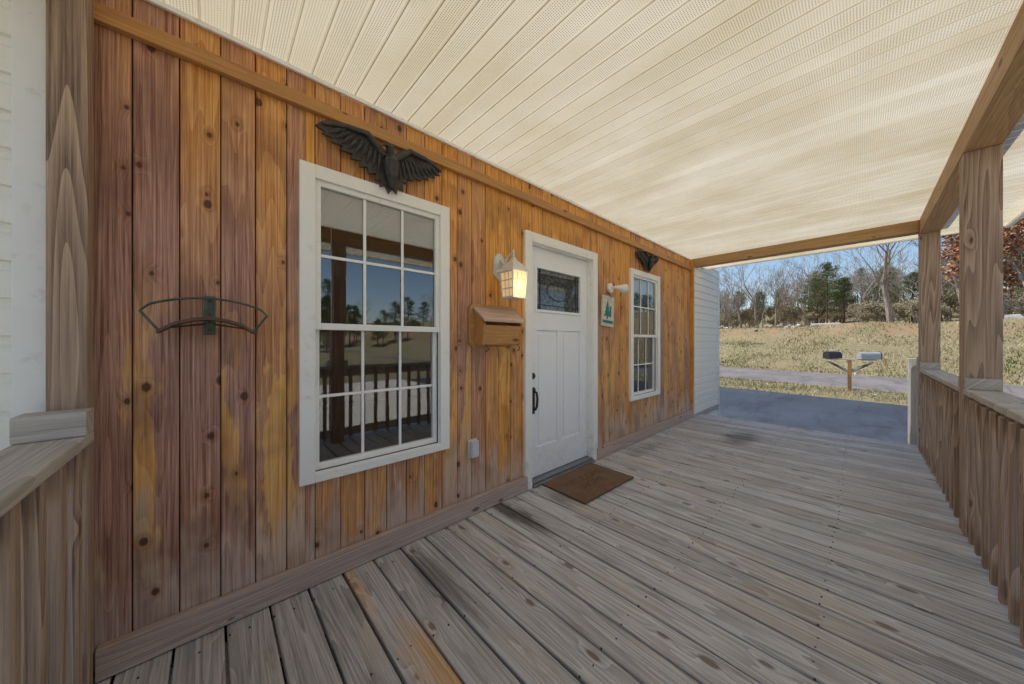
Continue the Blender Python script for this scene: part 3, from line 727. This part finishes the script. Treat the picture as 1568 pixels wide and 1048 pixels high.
for x_,y_,s_,k_ in ((46,6.3,.78,1),(44,4.3,.7,2),(52,10.5,.8,1),(48,8.2,.75,0),(45,2.0,.62,2),(49,-1.8,.7,1),(47,9.6,.6,2),(51,4.6,.8,0),(46,-5.8,.7,2),(50,12,.7,0)): inst(protoB[k_],'bare_tree',x_,y_,s_)
inst(protoP[0],'pine_tree',48,.6,.66); inst(protoP[2],'pine_tree',50,-.6,.72); inst(protoP[2],'pine_tree',52,1.6,.7)
inst(protoR[0],'oak_tree',20,-6.3,.95)
inst(protoR[0],'oak_tree',40,-8.5,1.0); inst(protoB[0],'bare_tree',38,-6.8,.8)
far=empty('distant_trees')
for i in range(270):
    x=R.uniform(52,110); y=R.uniform(-28,34)*x/80
    k=R.random()
    me=(protoP[2 if i%2 else 0] if k<.16 else protoB[i%3] if k<.66 else protoR[1]); inst(me,'tree',x,y,R.uniform(.5,.75)*(1. if k<.66 else 1.4),far)
for i in range(170):
    x=R.uniform(43,64); y=R.uniform(-16,22); inst(protoR[1],'shrub',x,y,R.uniform(.4,.85),far)
far2=empty('distant_trees.001')
for i in range(170):
    x=R.uniform(-30,120); y=-R.uniform(42,62)-.05*x
    if x>70: y=-R.uniform(18,60)
    k=R.random(); me=(protoP[i%3] if k<.35 else protoB[i%3] if k<.65 else protoR[1]); inst(me,'tree',x,y,R.uniform(.5,.85),far2)

M_conc=plain('pale_concrete',(.66,.65,.62),.85,var=.2,scale=3,bump=.3); M_rock=plain('rubble_rock',(.30,.27,.24),.9,var=.5,scale=4,bump=.5)
mb=MB(); y=-9.
while y<15:
    x=39.3+.22*y; z=gz(x,y); L_=R.uniform(.8,2.2)
    if R.random()<.5:
        mb.box(-.2,.2,0,L_-.06,-.1,R.uniform(.12,.28),M_conc,M=Matrix.Translation((x,y,z))@Matrix.Rotation(-.21+R.uniform(-.05,.05),4,'Z'))
    y+=L_+ (R.uniform(.2,1.6) if R.random()<.4 else 0)
mb.build('low_block_wall',bevel=.03)
def rock(mb,c,s):
    import bmesh
    bm=bmesh.new(); bmesh.ops.create_icosphere(bm,subdivisions=1,radius=s)
    vs=[Vector((v.co.x*R.uniform(.8,1.3),v.co.y*R.uniform(.8,1.3),v.co.z*.7))+Vector(c)+Vector([R.uniform(-.2,.2)*s for _ in range(3)]) for v in bm.verts]
    fs=[tuple(v.index for v in f.verts) for f in bm.faces]; bm.free(); mb.raw(vs,fs,M_rock if R.random()<.7 else M_conc)
mb=MB()
for cx_,cy_,n_ in ((39.8,3.2,26),(40.5,8,12)):
    for i in range(n_):
        x=cx_+R.gauss(0,.5); y=cy_+R.gauss(0,1.1); rock(mb,(x,y,gz(x,y)+R.uniform(0,.2)),R.uniform(.08,.22))
mb.build('rubble_pile')
mb=MB()
for i in range(14):
    x=15.6+R.uniform(-1,1); y=-2.3+R.gauss(0,1.2); rock(mb,(x,y,gz(x,y)),R.uniform(.03,.08))
mb.build('verge_stones')
M_mg=plain('mailbox_grey_metal',(.50,.50,.50),.4,metal=.3,var=.2); M_mk=plain('mailbox_black',(.03,.03,.035),.4,var=.3)
rm=empty('roadside_mailbox_post')
bx,by=16.25,-1.62; bz=gz(bx,by)
mb=MB(); mb.box(bx-.05,bx+.05,by-.05,by+.05,bz-.1,bz+1.06,M_frame)
for s_ in(-1,1):
    mb.prism([(bx-.03,by+s_*.05,bz+.62),(bx-.03,by+s_*.48,bz+1.0),(bx-.03,by+s_*.56,bz+1.0),(bx-.03,by+s_*.05,bz+.74)],(.06,0,0),M_greyY)
mb.box(bx-.06,bx+.06,by-.62,by+.62,bz+1.07,bz+1.11,M_greyY)
mb.build('post_and_arms',rm,bevel=.005)
def mbox(cx,cy,z,ang,m1,m2):
    mb=MB(); w,hh,L_=.11,.14,.26
    pr=[(-w,0),(w,0),(w,hh)]+[(w*cos(a*pi/8),hh+w*sin(a*pi/8)) for a in range(1,8)]+[(-w,hh)]
    MM=Matrix.Translation((cx,cy,z))@Matrix.Rotation(ang,4,'Z')
    P=[MM@Vector((-L_,q[0],q[1])) for q in pr]; v=(MM.to_3x3()@Vector((2*L_,0,0)))
    mb.prism(P,v,m1)
    P=[MM@Vector((L_,q[0]*1.06,q[1]*1.04)) for q in pr]; mb.prism(P,MM.to_3x3()@Vector((.02,0,0)),m2)
    mb.box(-.1,.04,w+.002,w+.012,hh-.01,hh+.02,M_rust,M=MM); mb.box(.02,.04,w+.002,w+.012,hh+.02,hh+.1,M_rust,M=MM)
    return mb
mbox(bx,by+.43,bz+1.112,radians(-35),M_mk,M_mg).build('mailbox_dark',rm); mbox(bx,by-.45,bz+1.112,radians(-60),M_mg,M_mk).build('mailbox_grey',rm)

# ------------------------------------------------------------ LIGHT / SKY / CAMERA
EL=60; to=Vector((-.25,.97)); az=math.atan2(to.x,to.y)
w=bpy.data.worlds.new('World'); scene.world=w; w.use_nodes=True; T=w.node_tree; T.nodes.clear()
o=T.nodes.new('ShaderNodeOutputWorld'); b=T.nodes.new('ShaderNodeBackground'); s=T.nodes.new('ShaderNodeTexSky')
s.sky_type='NISHITA'; s.sun_disc=False; s.sun_elevation=radians(EL); s.sun_rotation=az; s.dust_density=.5; s.air_density=1.0; s.ozone_density=1.4
b.inputs[1].default_value=.15; T.links.new(s.outputs[0],b.inputs[0]); T.links.new(b.outputs[0],o.inputs[0])
S=bpy.data.lights.new('sun','SUN'); S.energy=5.; S.angle=radians(.5); S.color=(1,.95,.87)
so=bpy.data.objects.new('sun',S); scene.collection.objects.link(so)
dirv=Vector((to.x*cos(radians(EL)),to.y*cos(radians(EL)),sin(radians(EL)))); so.rotation_euler=dirv.to_track_quat('Z','Y').to_euler(); so.location=(0,0,20)
cam=bpy.data.cameras.new('camera'); cam.sensor_width=36; cam.lens=36*495/1568; cam.clip_start=.05; cam.clip_end=2000
co=bpy.data.objects.new('camera',cam); scene.collection.objects.link(co); co.location=(0,-1.9,1.225); co.rotation_euler=(radians(90),0,-math.atan2(.679,.734)); scene.camera=co
